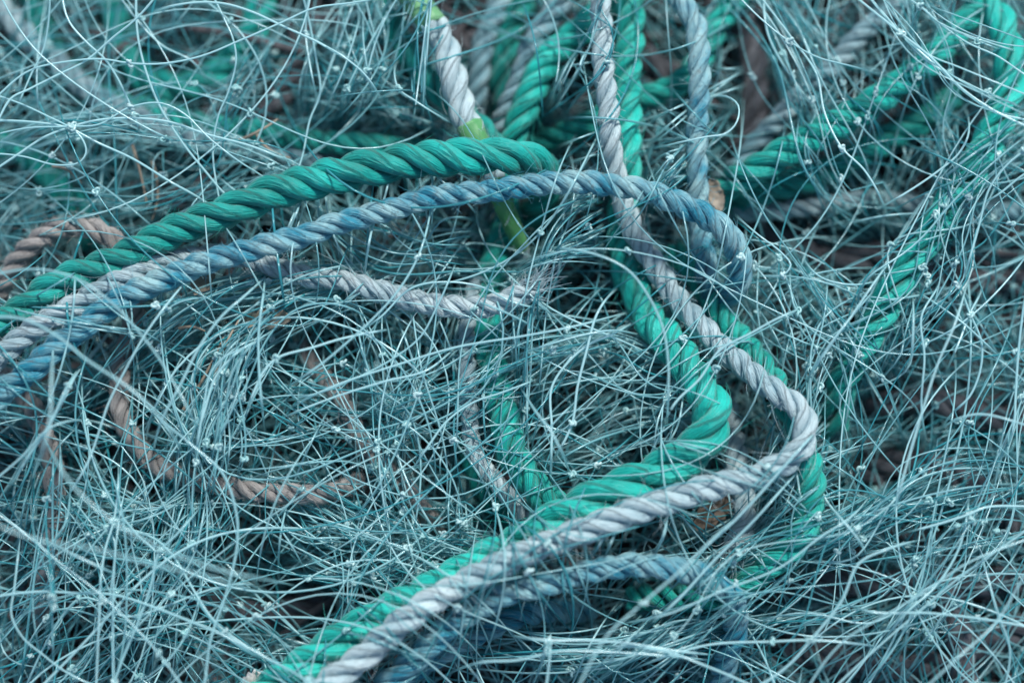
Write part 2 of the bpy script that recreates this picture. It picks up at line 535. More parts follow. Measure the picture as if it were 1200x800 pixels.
rope('rope', 'dark blue rope half buried beneath the weathered blue one at the bottom', 'buried blue rope',
     [(380, 854, 40), (440, 816, 42), (490, 782, 44), (540, 752, 45), (590, 726, 44), (640, 716, 36), (690, 716, 24)], 28, 'blue', group='blue ropes')
rope('rope', 'green rope standing upright in the centre behind white filaments', 'central green rope',
     [(600, 250, 23), (580, 300, 29), (571, 350, 37), (573, 400, 43), (580, 450, 45), (588, 490, 46), (602, 535, 47), (623, 566, 47), (645, 588, 45), (680, 600, 37)], [30, 32, 34, 36, 34], 'green', cover=0.40, group='green ropes', loose=0.2)
rope('rope', 'dull green rope just left of the central green one, deep in the netting', 'dull green rope',
     [(545, 510, 20), (558, 545, 24), (572, 575, 25), (590, 600, 24), (620, 625, 18)], 30, 'dark_and_shaded_green', group='green ropes')
rope('rope', 'thin white rope rising left of the central green rope', 'thin centre rope',
     [(558, 330, 38), (549, 380, 44), (547, 430, 46), (548, 480, 46), (556, 525, 46), (575, 556, 46), (598, 584, 45), (622, 612, 38)], [18, 19, 20, 22], 'white', cover=0.75, group='white ropes', loose=0.3)
rope('rope', 'white rope bound with lime green tape slanting down from the top', 'lime taped rope',
     [(468, -50, 42), (488, 0, 45), (504, 25, 47), (518, 50, 48), (531, 90, 49), (548, 140, 49), (557, 165, 48), (573, 205, 44), (590, 240, 42), (604, 272, 36), (612, 305, 26)],
     [32, 32, 32, 33, 31, 28, 22, 18], 'white', cover=0.35, group='white ropes', tapes=((0.0, 0.235), (0.555, 0.66), (0.74, 0.97)), pitch=3.2)
rope('rope', 'dark green rope slanting down beside the lime taped rope', 'slanting green rope',
     [(430, -50, 30), (448, 0, 32), (468, 38, 34), (492, 78, 36), (520, 112, 38), (552, 140, 40), (578, 172, 40), (590, 215, 34), (600, 260, 22)], [30, 30, 30, 28], 'dark_and_shaded_green', group='green ropes')
rope('rope', 'green rope leaning right at the top centre between blue white ropes', 'leaning green rope',
     [(735, -40, 20), (715, 0, 24), (690, 28, 29), (655, 58, 33), (634, 90, 36), (617, 122, 37), (604, 155, 36), (598, 190, 30), (600, 230, 18)], [36, 36, 36, 34, 32], 'green', group='green ropes')
rope('rope', 'blue white rope leaning right at the top, left of the leaning green rope', 'leaning blue rope',
     [(668, -40, 28), (655, 3, 31), (634, 35, 32), (615, 70, 32), (601, 110, 31), (587, 145, 28), (576, 185, 20)], [28, 28, 26, 24], 'grey', group='blue ropes')
rope('rope', 'short blurred blue rope at the top between two green ropes', 'blurred blue rope',
     [(598, -40, 18), (584, 5, 20), (568, 45, 22), (560, 85, 22), (556, 125, 18), (552, 165, 10)], 26, 'grey', group='blue ropes')
rope('rope', 'dark green rope dropping at the top centre behind the leaning blue rope', 'dropping green rope',
     [(628, -40, 14), (612, 0, 17), (596, 45, 19), (588, 85, 19), (590, 130, 15), (600, 180, 8)], 32, 'dark_and_shaded_green', group='green ropes')
rope('rope', 'green rope bending left behind the two upright ropes at the top', 'bending green rope',
     [(885, -40, 24), (862, 0, 27), (840, 32, 29), (820, 68, 30), (797, 98, 31), (757, 115, 31), (715, 133, 31), (680, 148, 30), (648, 160, 26), (615, 180, 18)], [30, 30, 29, 28], 'green', group='green ropes')
rope('rope', 'blue and white rope hanging upright right of the long white rope', 'upright blue rope',
     [(780, -50, 44), (797, 0, 47), (812, 22, 49), (819, 55, 50), (820, 105, 50), (818, 155, 49), (817, 205, 48), (819, 245, 46), (823, 285, 44), (828, 317, 42), (835, 345, 36), (850, 380, 24)], [26, 26, 25, 25, 28, 28], 'blue', cover=0.40, group='blue ropes', fuzz=4, pitch=3.4)
rope('rope', 'pale blue rope running up to the top edge above two green ropes', 'rising pale rope',
     [(1095, -40, 24), (1058, 0, 27), (1025, 28, 29), (998, 56, 30), (970, 84, 30), (938, 112, 29), (908, 143, 28), (880, 174, 27), (858, 198, 24), (830, 225, 16)], [25, 25, 25, 24], 'grey', group='blue ropes')
rope('rope', 'bright green rope slanting up to the right edge of the netting', 'right green rope',
     [(1150, 5, 36), (1122, 35, 39), (1098, 66, 41), (1068, 88, 43), (1040, 110, 44), (1010, 133, 45), (980, 148, 45), (945, 164, 45), (910, 183, 44), (880, 199, 42), (858, 212, 38), (835, 240, 26)], [32, 33, 36, 38, 36, 34], 'green', cover=0.45, group='green ropes')
rope('rope', 'duller green rope lying parallel below the bright right green rope', 'lower right green rope',
     [(1120, 110, 20), (1085, 138, 25), (1050, 157, 28), (1015, 178, 30), (980, 196, 30), (945, 210, 30), (908, 221, 29), (872, 232, 26), (835, 250, 18)], [32, 33, 34, 34], 'dark_and_shaded_green', cover=0.50, group='green ropes')
rope('rope', 'thin pale blue rope lying level under the right green ropes', 'level pale rope',
     [(835, 245, 20), (875, 247, 24), (920, 246, 26), (970, 241, 26), (1030, 237, 25), (1090, 240, 24), (1150, 246, 24), (1215, 246, 24), (1290, 240, 22)], 22, 'grey', group='blue ropes')
rope('rope', 'unravelled green rope coming down the right edge and in towards the centre', 'far right green rope',
     [(1130, -50, 34), (1155, 0, 38), (1178, 40, 42), (1184, 90, 44), (1172, 140, 45), (1148, 185, 46), (1118, 232, 47), (1090, 275, 48), (1066, 312, 48), (1045, 345, 47), (1025, 377, 46), (1003, 415, 44), (985, 455, 38), (975, 500, 28)],
     [34, 36, 36, 34, 34, 32], 'green', cover=0.70, group='green ropes', loose=0.5, pitch=3.8)
rope('rope', 'green rope following the long white rope around its right bend', 'rounding green rope',
     [(790, 290, 27), (815, 325, 33), (842, 366, 39), (868, 398, 43), (893, 427, 47), (914, 458, 51), (932, 495, 55), (946, 540, 57), (950, 575, 57), (943, 610, 56), (930, 636, 54), (908, 657, 51), (877, 679, 47),
      (838, 695, 43), (790, 702, 37), (740, 700, 27)], [24, 26, 28, 30, 32, 30, 28], 'green', cover=0.10, group='green ropes', loose=0.3)
rope('rope', 'short white rope end hanging below the long white rope at the right', 'short white rope',
     [(850, 470, 26), (857, 507, 32), (866, 540, 36), (873, 580, 40), (868, 622, 43), (855, 650, 46)], [26, 26, 27, 28], 'white', cover=0.40, group='white ropes', fray=(False, True), fuzz=4)
rope('rope', 'dark green rope looped into a coil at the top left', 'green coil',
     [(118, -60, 4), (132, -10, 6), (145, 42, 8), (166, 84, 10), (205, 104, 11), (252, 90, 12), (288, 52, 12), (305, 5, 10), (312, -60, 6)], 36, 'dark_and_shaded_green', cover=0.90, group='green ropes')  # the coil's darkness is shade painted in as a darker green
rope('rope', 'dark green rope passing at the far top left corner', 'corner green rope',
     [(20, -60, 8), (36, -10, 10), (52, 40, 12), (80, 85, 12), (125, 115, 12), (185, 131, 16), (240, 145, 22), (290, 153, 26), (340, 160, 28), (400, 168, 30), (455, 172, 30), (500, 176, 24)], [32, 30, 28, 27, 26], 'dark_and_shaded_green', group='green ropes')  # corner shade carried by the darker rope colour
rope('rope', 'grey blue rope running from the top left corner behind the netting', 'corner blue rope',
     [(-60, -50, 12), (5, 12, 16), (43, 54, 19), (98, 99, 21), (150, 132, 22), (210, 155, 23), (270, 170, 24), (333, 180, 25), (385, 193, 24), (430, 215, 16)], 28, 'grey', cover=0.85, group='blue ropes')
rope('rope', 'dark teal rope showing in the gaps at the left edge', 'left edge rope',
     [(-60, 150, 8), (-5, 165, 10), (35, 185, 12), (65, 215, 13), (92, 245, 13), (110, 285, 8)], 34, 'dark_and_shaded_green', group='green ropes')
# grubby brown lines
rope('rope', 'grubby brown line looping at the left edge and winding under the white filaments', 'brown looping line',
     [(-30, 380, 31), (2, 335, 35), (20, 303, 39), (50, 278, 43), (90, 266, 45), (130, 276, 45), (153, 310, 41), (158, 365, 37), (147, 415, 39), (139, 460, 41), (150, 505, 42), (178, 540, 42), (225, 561, 43),
      (275, 572, 44), (333, 579, 45), (385, 579, 43), (425, 565, 33)], [24, 25, 24, 23, 24], 'brown', cover=0.42, group='grubby brown lines', pitch=3.0, fuzz=5)
rope('rope', 'grubby brown line hanging straight down at the lower left', 'brown hanging line',
     [(-40, 395, 35), (-5, 428, 39), (20, 455, 41), (43, 485, 41), (58, 525, 41), (64, 575, 41), (62, 625, 39), (54, 675, 33), (50, 730, 23)], 25, 'brown', cover=0.65, group='grubby brown lines', pitch=3.0, fuzz=5)
rope('rope', 'pinkish brown line slanting down left of the centre', 'brown slanting line',
     [(350, 400, 25), (380, 442, 33), (407, 480, 39), (432, 522, 41), (455, 552, 41), (485, 585, 37), (515, 620, 27)], 20, 'brown', cover=0.65, group='grubby brown lines', pitch=3.0, fuzz=5)
old = [
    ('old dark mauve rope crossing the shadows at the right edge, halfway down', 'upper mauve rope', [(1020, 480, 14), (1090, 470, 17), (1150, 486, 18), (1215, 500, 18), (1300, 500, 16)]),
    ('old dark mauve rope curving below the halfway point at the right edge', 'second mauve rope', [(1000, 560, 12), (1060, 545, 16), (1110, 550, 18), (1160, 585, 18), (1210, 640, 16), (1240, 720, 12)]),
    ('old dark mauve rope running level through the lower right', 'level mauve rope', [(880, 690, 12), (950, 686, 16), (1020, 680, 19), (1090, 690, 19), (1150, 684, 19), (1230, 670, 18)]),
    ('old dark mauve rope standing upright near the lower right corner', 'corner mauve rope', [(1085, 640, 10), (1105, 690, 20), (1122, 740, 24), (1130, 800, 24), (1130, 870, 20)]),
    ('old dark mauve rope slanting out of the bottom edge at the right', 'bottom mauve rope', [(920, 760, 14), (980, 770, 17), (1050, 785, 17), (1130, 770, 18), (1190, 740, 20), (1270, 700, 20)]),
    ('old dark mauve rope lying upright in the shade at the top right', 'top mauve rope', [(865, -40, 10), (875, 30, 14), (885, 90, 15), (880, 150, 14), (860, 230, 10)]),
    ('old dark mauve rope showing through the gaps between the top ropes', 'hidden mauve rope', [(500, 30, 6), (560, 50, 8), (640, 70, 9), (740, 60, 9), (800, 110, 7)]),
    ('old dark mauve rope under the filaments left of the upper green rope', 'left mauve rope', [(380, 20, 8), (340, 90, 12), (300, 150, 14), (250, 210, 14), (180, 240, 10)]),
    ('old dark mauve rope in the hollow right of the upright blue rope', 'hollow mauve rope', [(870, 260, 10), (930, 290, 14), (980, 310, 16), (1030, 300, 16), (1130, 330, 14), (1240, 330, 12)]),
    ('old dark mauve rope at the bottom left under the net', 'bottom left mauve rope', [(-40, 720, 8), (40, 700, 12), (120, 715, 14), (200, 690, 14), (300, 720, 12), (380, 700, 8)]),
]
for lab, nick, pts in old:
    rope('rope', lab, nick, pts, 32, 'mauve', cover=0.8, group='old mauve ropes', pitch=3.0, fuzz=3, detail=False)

# ------------------------------------------------------------------ the nylon filaments
NS = 44
COLL = {'P': [], 'r': [], 'a': []}     # the uncountable mass
KN = []                                # its knots
SINGLE = []                            # filaments one can follow: each becomes a thing of its own


def smoothstep(x):
    x = np.clip(x, 0, 1)
    return x * x * (3 - 2 * x)


def route(px, z, over):
    """Thread a filament through the ropes it meets: over each with the given chance, else under; always under near its own ends."""
    n = len(z)
    d = np.abs(np.arange(n)[:, None] - np.arange(n)[None])
    kern = np.exp(-(d / (n * 0.06)) ** 2)
    for it in range(2):
        P = unproject(px[:, 0], px[:, 1], z)
        i = np.clip(((P[:, 0] - HX0) / HSTEP).astype(int), 0, HN - 1)
        j = np.clip(((P[:, 1] - HX0) / HSTEP).astype(int), 0, HN - 1)
        H, B = HMAP[i, j], BMAP[i, j]
        if it == 0:
            on = B < 5
            up = np.zeros(n, bool)
            k, last_end, last_up = 0, -999, False
            while k < n:
                if not on[k]:
                    k += 1
                    continue
                e = k
                while e < n and on[e]:
                    e += 1
                cx = 0.5 * (px[k] + px[e - 1])
                near_end = (k < 0.13 * n and 0 < px[0, 0] < 1200 and 0 < px[0, 1] < 800) or (e > 0.87 * n and 0 < px[-1, 0] < 1200 and 0 < px[-1, 1] < 800)
                cv = CMAP[i[k:e], j[k:e]].max()
                go = rng.random() < (over if over >= 1 else cv * over)
                if k - last_end < 0.15 * n:          # ropes close together: stay on the same side
                    go = last_up
                if near_end:
                    go = False
                up[k:e] = go
                last_end, last_up = e, go
                k = e
        lift = np.where(up, np.maximum(0, H + 0.0009 - z), 0)
        dive = np.where((B < 5) & ~up, np.maximum(0, z - (B - 0.0008)), 0)
        z = z + (kern * lift[None]).max(1) - (kern * dive[None]).max(1)
    return np.maximum(z, 0.002)


def trefoil(c, size, r):
    t = np.linspace(0, 2 * math.pi, 22)
    a = np.stack([np.sin(t) + 2 * np.sin(2 * t), np.cos(t) - 2 * np.cos(2 * t), -np.sin(3 * t)], 1) / 3.0
    q = r.normal(size=(3, 3))
    q, _ = np.linalg.qr(q)
    return c + (a * np.array([1.0, 0.75, 0.8])) @ q * size


def fil_radius(n):
    return np.where(rng.random(n) < 0.12, rng.uniform(0.00029, 0.00038, n), rng.uniform(0.00018, 0.00028, n))




def add_mass(px, z, r, tone):
    COLL['P'].append(unproject(px[:, 0], px[:, 1], z))
    COLL['r'].append(r)
    COLL['a'].append(tone)


def wave_z(z0, amp):
    u = np.linspace(0, 1, NS)
    return z0 + amp * (0.6 * np.sin(u * rng.uniform(2, 7) + rng.uniform(0, 6.28)) + 0.4 * np.sin(u * rng.uniform(6, 12) + rng.uniform(0, 6.28)))


def bundle(guide, count, spread, zlo, zhi, single=0, tone=(0.0, 0.9), reach=(0.75, 1.15), knots=0.25, wander=0.35, under=0.0):
    """A hank of stretched netting: neighbours meet at knots, part, and meet the next neighbour."""
    Gd = catmull(guide, 120)
    Tg = np.gradient(Gd, axis=0)
    Tg /= np.linalg.norm(Tg, axis=1)[:, None]
    Ng = np.stack([-Tg[:, 1], Tg[:, 0]], 1)
    glen = np.linalg.norm(np.diff(Gd, axis=0), axis=1).sum()
    nst = max(3, int(glen / 130) + 2)
    base = rng.normal(0, spread * 0.6, (count + 1, nst))
    base = 0.65 * base + 0.5 * rng.normal(0, spread, (count + 1, 1))
    stj = np.linspace(0, 1, nst)[None] + rng.normal(0, 0.25 / nst, (count + 1, nst))
    zb = rng.uniform(zlo, zhi, count) / 1000
    for i in range(count):
        ln = rng.uniform(*reach)
        mid = rng.uniform(0.35, 0.65)
        a, b = mid - ln / 2, mid + ln / 2
        u = np.linspace(a, b, NS)
        offs, st = [], []
        for k in range(nst):
            j = i + ((i + k) % 2)              # share a station with one neighbour, then with the other
            offs.append(base[j, k])
            st.append(stj[j, k])
        o = np.argsort(st)
        c = catmull(np.stack([np.array(st)[o] * 100, np.array(offs)[o]], 1), 200)
        off = np.interp(u, c[:, 0] / 100, c[:, 1])
        off = off + (u - mid) * rng.normal(0, spread * wander)
        uc = np.clip(u, 0, 1) * 119
        g0 = np.stack([np.interp(uc, np.arange(120), Gd[:, k]) for k in (0, 1)], 1)
        n0 = np.stack([np.interp(uc, np.arange(120), Ng[:, k]) for k in (0, 1)], 1)
        t0 = np.stack([np.interp(uc, np.arange(120), Tg[:, k]) for k in (0, 1)], 1)
        ext = (u - np.clip(u, 0, 1)) * glen
        bend = np.sign(ext) * ext**2 / 400 * rng.normal(0, 1)
        px = g0 + n0 * (off + bend)[:, None] + t0 * ext[:, None]
        z = wave_z(zb[i], 0.006)
        edge = smoothstep(np.minimum(np.linspace(0, 1, NS), np.linspace(1, 0, NS)) / 0.22)
        z = z - (1 - edge) * max(zb[i] - 0.010, 0)
        tn = rng.uniform(*tone)
        kp = []
        for k in range(1, nst - 1):
            if rng.random() < knots:
                kp.append(np.clip((st[k] - a) / (b - a), 0, 1))
        if i < single:
            z = route(px, z, 0.99)
            SINGLE.append(dict(px=px, z=z, r=float(fil_radius(1)[0]), tone=tn, knots=[q for q in kp if 0.06 < q < 0.94]))
        else:
            z = route(px, z, 0.99 * (1 - under))
            z = np.maximum(z, 0.003)
            add_mass(px, z, fil_radius(1)[0], tn)
            P = COLL['P'][-1]
            for q in kp:
                if 0.04 < q < 0.96:
                    KN.append(P[int(q * (NS - 1))])


def scatter(x0, y0, x1, y1, count, zlo, zhi, heading=None, hspread=1.6, length=(360, 900), curve=1.0, single=0, tone=(0.0, 0.75), knots=0.45, over=False, under=0.25):
    """Loose mesh lying any way: two filaments through each knot."""
    for i in range(count):
        kx, ky = rng.uniform(x0, x1), rng.uniform(y0, y1)
        h0 = rng.uniform(0, math.pi) if heading is None else math.radians(heading) + rng.normal(0, hspread)
        z0 = rng.uniform(zlo, zhi) / 1000
        for m in range(2):
            h = h0 + (0 if m == 0 else rng.uniform(0.3, 1.3) * rng.choice([-1, 1]))
            L = rng.uniform(*length)
            f = rng.uniform(0.3, 0.7)
            s = np.linspace(-f * L, (1 - f) * L, NS)
            k1 = rng.choice([-1, 1]) * rng.uniform(0.0012, 0.0065) * curve
            k2 = rng.normal(0, 1 / 230) * curve
            ph = rng.uniform(0, 6.28)
            ang = h + k1 * s + k2 * 60 * (np.sin(s / 60 + ph) - math.sin(ph)) * 0.6
            d = np.gradient(s)
            x = np.cumsum(np.cos(ang) * d)
            y = np.cumsum(-np.sin(ang) * d)
            c = np.argmin(abs(s))
            px = np.stack([x - x[c] + kx, y - y[c] + ky], 1)
            z = wave_z(z0, 0.0035)
            z = z - z[c] + z0
            edge = smoothstep(np.minimum(np.linspace(0, 1, NS), np.linspace(1, 0, NS)) / 0.25)
            z = np.maximum(z - (1 - edge) * max(z0 - 0.008, 0), 0.003)
            tn = rng.uniform(*tone)
            z = route(px, z, 0.99 if (over or i < single) else 0.99 * 1 - under)
            if i < single:
                SINGLE.append(dict(px=px, z=z, r=float(fil_radius(1)[0]), tone=tn, knots=[c / (NS - 1)] if m == 0 and 0.06 < c / (NS - 1) < 0.94 else []))
            else:
                add_mass(px, z, fil_radius(1)[0], tn)
                if m == 0 and rng.random() < knots:
                    KN.append(COLL['P'][-1][c])


# -- filaments followed one by one in the photograph: region corner, thirds of a pixel, optional height
Z3 = {'A': (0, 0), 'B': (400, 0), 'C': (800, 0), 'D': (0, 267), 'E': (400, 267), 'F': (800, 267), 'G': (0, 533), 'H': (400, 533), 'I': (800, 533)}
TR = """A 66 k4 0,330 100,250 250,215 360,208 450,222 560,225 700,200 850,140 1000,75 1100,30 1240,10
A 68 k- 560,-30 480,65 400,130 300,215 200,265 100,315 40,345 0,410 -30,480
A 64 k- 440,180 460,120 520,55 640,15 780,12 880,40 1000,95 1120,150 1199,195
A 60 k0 450,225 470,290 520,360 600,450 700,560 800,650 900,720
A 58 k- 175,-30 170,80 150,180 115,250
A 60 k6 220,-30 240,70 300,145 370,210 410,270 440,330 470,400
A 56 k- 480,-30 485,130 510,240 560,370 640,500 720,600 800,690
A 64 k24 -30,478 100,450 245,445 350,437 450,380 560,362 640,395 740,490 830,560 950,640
A 62 k2 -30,425 120,430 240,450 340,500 470,560 600,640 690,690
A 60 k3 -30,605 60,545 160,480 245,448 330,425 450,415 600,430 720,470 900,520
A 63 k- -30,540 80,550 200,580 280,570 303,535 290,490 255,455 170,410 60,360
A 58 k- 740,-30 790,70 820,140 830,210 800,330 770,400 750,500 750,570 760,640
A 54 k1 1090,-30 1075,120 1090,230 1120,370 1150,500
A 54 k- 1060,-30 1090,90 1110,200 1125,330 1090,420 1060,560
A 52 k- 490,80 570,160 680,220 740,310 750,480
A 70 k- 0,-20 60,90 120,170 220,260 330,340 460,420
B 70 k0 205,490 250,390 320,310 430,235 560,180 700,120 880,75 1050,5 1100,-30
B 66 k- 205,490 180,420 130,330 80,260 0,195 -60,160
B 68 k- 205,490 180,580 150,700 110,800 90,900
B 66 k- 205,490 290,580 370,650 440,710 500,790 540,860
B 64 k- -60,30 110,15 220,65 300,130 350,250 400,380 450,500 540,640 600,740
B 60 k- 320,-30 300,200 290,400 300,540 320,640
B 60 k2 220,190 190,230 200,310 260,355 330,400 400,440
B 60 k- 890,150 850,200 840,240 880,280 910,305
B 60 k3 640,-30 610,200 630,330 680,480 720,560
B 56 k- 500,-30 550,60 570,130 560,220
B 72 k- 640,780 760,700 880,640 1010,560 1199,400 1300,330
B 72 k- 600,690 760,590 870,550 1000,510 1100,420 1199,370 1300,340
B 58 k- 960,210 1090,210 1199,225 1290,240
B 64 k- 1320,300 1199,370 1040,430 1000,440 880,470
C 60 k2 180,-30 290,80 380,150 470,200 600,235 700,265
C 72 k1 640,-30 760,110 860,190 980,240 1199,330 1300,370
C 70 k0 830,20 900,80 1000,150 1110,200 1199,260 1290,310
C 74 k0 770,120 870,200 980,310 1080,380 1199,440 1300,480
C 70 k- 650,-20 800,150 900,240 1000,330 1100,395 1199,420 1300,440
C 68 k2 480,430 540,530 620,610 720,700 800,800
C 70 k- -60,470 0,420 80,350 150,338 195,370 190,430 150,470 90,480
C 68 k1 -60,540 0,520 120,480 230,470 300,510 335,560 320,600 230,640
C 66 k2 -60,625 0,620 100,615 200,645 300,690 360,740
C 60 k- 730,290 760,400 770,480 800,600 850,680
C 60 k- 850,280 950,330 1000,400 1005,470 970,540 900,600
C 68 k- 870,790 960,690 1090,530 1199,460 1290,400
C 68 k1 1290,450 1199,530 1140,580 1080,660 1040,800
C 66 k- 1290,560 1190,620 1100,690 970,750 900,790
C 58 k- 270,-30 260,90 290,200 330,300
C 58 k3 380,130 470,260 500,400 560,520 640,600
D 84 k- -60,175 0,160 100,145 200,155 300,195 400,270 500,380 560,460 620,560
D 74 k- 1030,-40 980,80 950,150 870,230 780,310 700,420 640,540 560,700
D 72 k- 1010,20 940,140 925,240 910,360 910,480
D 70 k- 610,240 520,360 440,500 380,620 340,740 310,820
D 74 k3 400,340 350,410 280,490 240,550 170,700 100,800
D 72 k- 395,350 340,430 265,520 235,580 180,680 130,760
D 96 k- 160,250 185,400 180,550 175,680 150,780 120,860
D 74 k- 70,810 180,700 280,675 380,695 460,740
D 88 k- -50,320 80,320 200,380 300,460 450,560 540,640
D 68 k2 1199,390 1100,420 970,460 930,500 900,560
D 70 k- 860,420 780,460 740,510 720,600 700,720
D 70 k- 1199,640 1060,400 960,380 860,420 760,520 720,640
E 70 k1 310,-40 270,100 200,220 100,330 0,420 -60,470
E 66 k- 330,290 280,380 180,460 0,550 -80,580
E 62 k- 130,320 250,210 380,190 500,210 600,260
E 76 k- 500,140 560,100 650,75 780,72 900,95 1010,150 1080,240 1130,350 1150,480 1150,560
E 68 k- -60,570 200,480 400,420 640,380 800,350 1000,300 1199,260
E 66 k4 640,440 760,400 880,370 960,360 1080,380 1199,375 1290,380
E 62 k- 740,710 740,560 790,480 870,410 960,370
E 62 k- 310,760 370,680 470,610 560,580
E 62 k0 810,690 830,560 860,440 900,300 940,240
E 66 k- 1210,560 1180,700 1120,800 1080,870
E 76 k- 600,60 560,100 540,230 550,330 600,500 680,640 740,720
E 64 k3 -40,600 150,540 300,500 420,410
F 76 k- 1045,-40 1010,150 960,330 900,470 850,620 800,790 780,860
F 72 k4 920,-20 760,130 620,280 510,420 450,510 440,600
F 68 k- 860,-20 720,130 600,300 480,470
F 60 k- 395,-30 420,100 480,170 600,200 680,190
F 64 k- 910,-30 930,100 900,200 840,310 850,450 840,640
F 70 k- 490,710 560,650 650,610 740,540 800,460 810,370
F 72 k- 830,810 930,690 1030,655 1199,690 1290,720
F 62 k0 1010,300 1050,400 1050,480 1010,590 940,660 900,720
F 64 k- 1205,240 1180,440 1170,600 1165,690
F 70 k- -30,620 60,530 130,430 240,370 330,320
F 62 k3 260,20 350,90 380,130 355,165 260,170 150,200
F 60 k- 1060,160 1050,220 1010,300 980,380
F 60 k- 720,80 740,170 850,240 980,330
G 100 k- 150,-70 250,100 380,220 550,320 760,400 1000,450 1199,500 1320,530
G 104 k- -40,230 140,300 330,330 520,380 700,420
G 78 k- 110,-30 50,120 60,220 130,280 220,330
G 70 k- 680,-30 780,60 830,200 835,300 800,470 740,650 720,800
G 66 k- -30,500 130,480 280,485 400,490 530,530 660,580 800,640
G 72 k4 120,300 200,370 330,470 440,570 560,700 640,810
G 66 k0 400,230 370,330 355,430 350,540
G 66 k1 620,280 560,340 530,460 480,600 430,720 400,810
G 64 k- 50,470 40,560 80,640 150,700 230,760
H 84 k2 1290,310 1199,400 1060,520 930,640 860,760 820,850
H 74 k4 915,300 860,390 800,490 750,590 730,650
H 70 k- 610,440 680,480 730,560 735,640
H 76 k- 1100,-30 1040,100 990,200 960,280 930,350
H 68 k- 480,730 620,720 760,690 900,690 1199,710 1290,720
H 68 k- 730,650 850,650 1000,660 1199,690
H 66 k- 680,-30 620,80 600,140 590,200
H 72 k- 1160,120 1130,290 1070,400 1020,490
I 72 k- -60,430 130,280 250,160 330,70 420,-30
I 70 k- -30,520 120,360 260,220 340,130 420,40
I 84 k- 415,150 430,230 435,400 430,600 430,660
I 68 k1 370,740 450,650 560,510 620,380 720,330 830,300
I 70 k- -60,560 130,480 350,390 480,290 600,210 700,90 790,-10
I 70 k- 440,820 570,650 700,570 850,480 1000,380 1199,300
I 76 k- 850,820 980,700 1100,590 1180,460 1250,340
I 66 k- 530,820 680,680 830,550 960,440 1199,270
I 66 k- 640,545 870,555 1050,575 1199,600 1290,620
I 64 k2 -40,700 100,665 310,655 450,650
I 62 k2 1000,-40 1005,100 1000,210 970,330 890,460 780,560
I 62 k- 1000,210 1060,185 1199,180 1290,185
I 62 k- 1110,560 1150,680 1140,780 1120,850
I 66 k- -60,690 80,740 200,790 280,830
I 66 k- 480,100 500,150 620,300 700,440"""
for ln in TR.splitlines():
    f = ln.split()
    ox, oy = Z3[f[0]]
    shift_k = 0
    pts = np.array([[float(q) for q in w.split(',')] for w in f[3:]]) / 3 + np.array([ox, oy])
    for e, nb in ((0, 1), (-1, -2)):                    # carry loose ends on, down into the pile
        if -5 < pts[e, 0] < 1205 and -5 < pts[e, 1] < 805:
            dv = pts[e] - pts[nb]
            q = pts[e] + dv / (np.linalg.norm(dv) + 1e-9) * 75 + rng.normal(0, 14, 2)
            pts = np.vstack([q, pts]) if e == 0 else np.vstack([pts, q])
            shift_k = shift_k + 1 if e == 0 else shift_k
    px = catmull(pts, NS + 16)
    z0 = float(f[1]) / 1000
    u = np.linspace(0, 1, len(px))
    z = np.full(len(px), z0) + 0.002 * np.sin(u * rng.uniform(3, 8) + rng.uniform(0, 6))
    for e, uu in ((0, u), (-1, 1 - u)):                 # ends inside the picture dive into the pile
        x, y = px[e]
        if -5 < x < 1205 and -5 < y < 805:
            z = z - (1 - smoothstep(uu / 0.16)) * max(0.0, z0 - 0.016)
    z = route(px, z, 1.0)
    kn = []
    if f[2] != 'k-':
        for ch in f[2][1:]:
            c = pts[min(int(ch) + shift_k, len(pts) - 1)]
            kn.append(float(np.argmin(((px - c) ** 2).sum(1)) / (len(px) - 1)))
    SINGLE.append(dict(px=px, z=z, r=rng.uniform(0.00027, 0.00038), tone=rng.uniform(0.7, 1.0), knots=kn, traced=True))

# -- hanks and loose mesh
B_ = bundle
B_([(215, 640), (225, 540), (250, 450), (290, 390), (350, 350), (430, 335)], 43, 34, 38, 62, 3)
B_([(95, 480), (160, 415), (220, 368), (320, 340), (430, 318)], 43, 22, 34, 58, 3)
B_([(240, 610), (252, 500), (272, 420), (315, 370)], 27, 22, 44, 66, 3)
B_([(300, 545), (400, 605), (490, 640), (600, 662)], 62, 44, 26, 50, 2, under=0.5)
B_([(320, 640), (430, 650), (520, 665), (620, 640)], 39, 40, 26, 48, 1, under=0.5)
B_([(555, 540), (553, 440), (562, 365), (600, 315), (680, 287), (760, 292), (850, 335), (905, 410)], 32, 20, 50, 68, 3)
B_([(545, 620), (541, 500), (546, 390), (580, 315), (640, 258), (730, 222), (830, 190), (930, 120)], 24, 18, 52, 70, 2)
B_([(600, 560), (610, 450), (625, 340), (650, 270), (700, 225)], 19, 26, 46, 64, 2)
B_([(640, 300), (730, 250), (800, 195), (850, 130)], 16, 22, 56, 70, 1)
B_([(625, 185), (615, 110), (610, 40), (600, -40)], 26, 34, 36, 60, 2)
B_([(628, 182), (650, 110), (690, 40), (720, -40)], 16, 26, 36, 58, 1)
B_([(498, 160), (499, 80), (500, 0), (503, -50)], 12, 14, 48, 60, 1)
B_([(975, 130), (1020, 215), (1060, 270), (1130, 298), (1230, 305)], 24, 13, 56, 72, 3, tone=(0.4, 1.0))
B_([(1030, -20), (1070, 50), (1130, 100), (1230, 140)], 13, 11, 66, 80, 2, tone=(0.6, 1.0))
B_([(1080, 5), (1140, 40), (1230, 65)], 12, 12, 62, 76, 1, tone=(0.5, 1.0))
B_([(900, 640), (955, 520), (1000, 440), (1060, 340), (1130, 230), (1220, 150)], 66, 40, 36, 62, 3)
B_([(690, 810), (800, 705), (900, 640), (985, 590), (1090, 535)], 50, 36, 40, 66, 3)
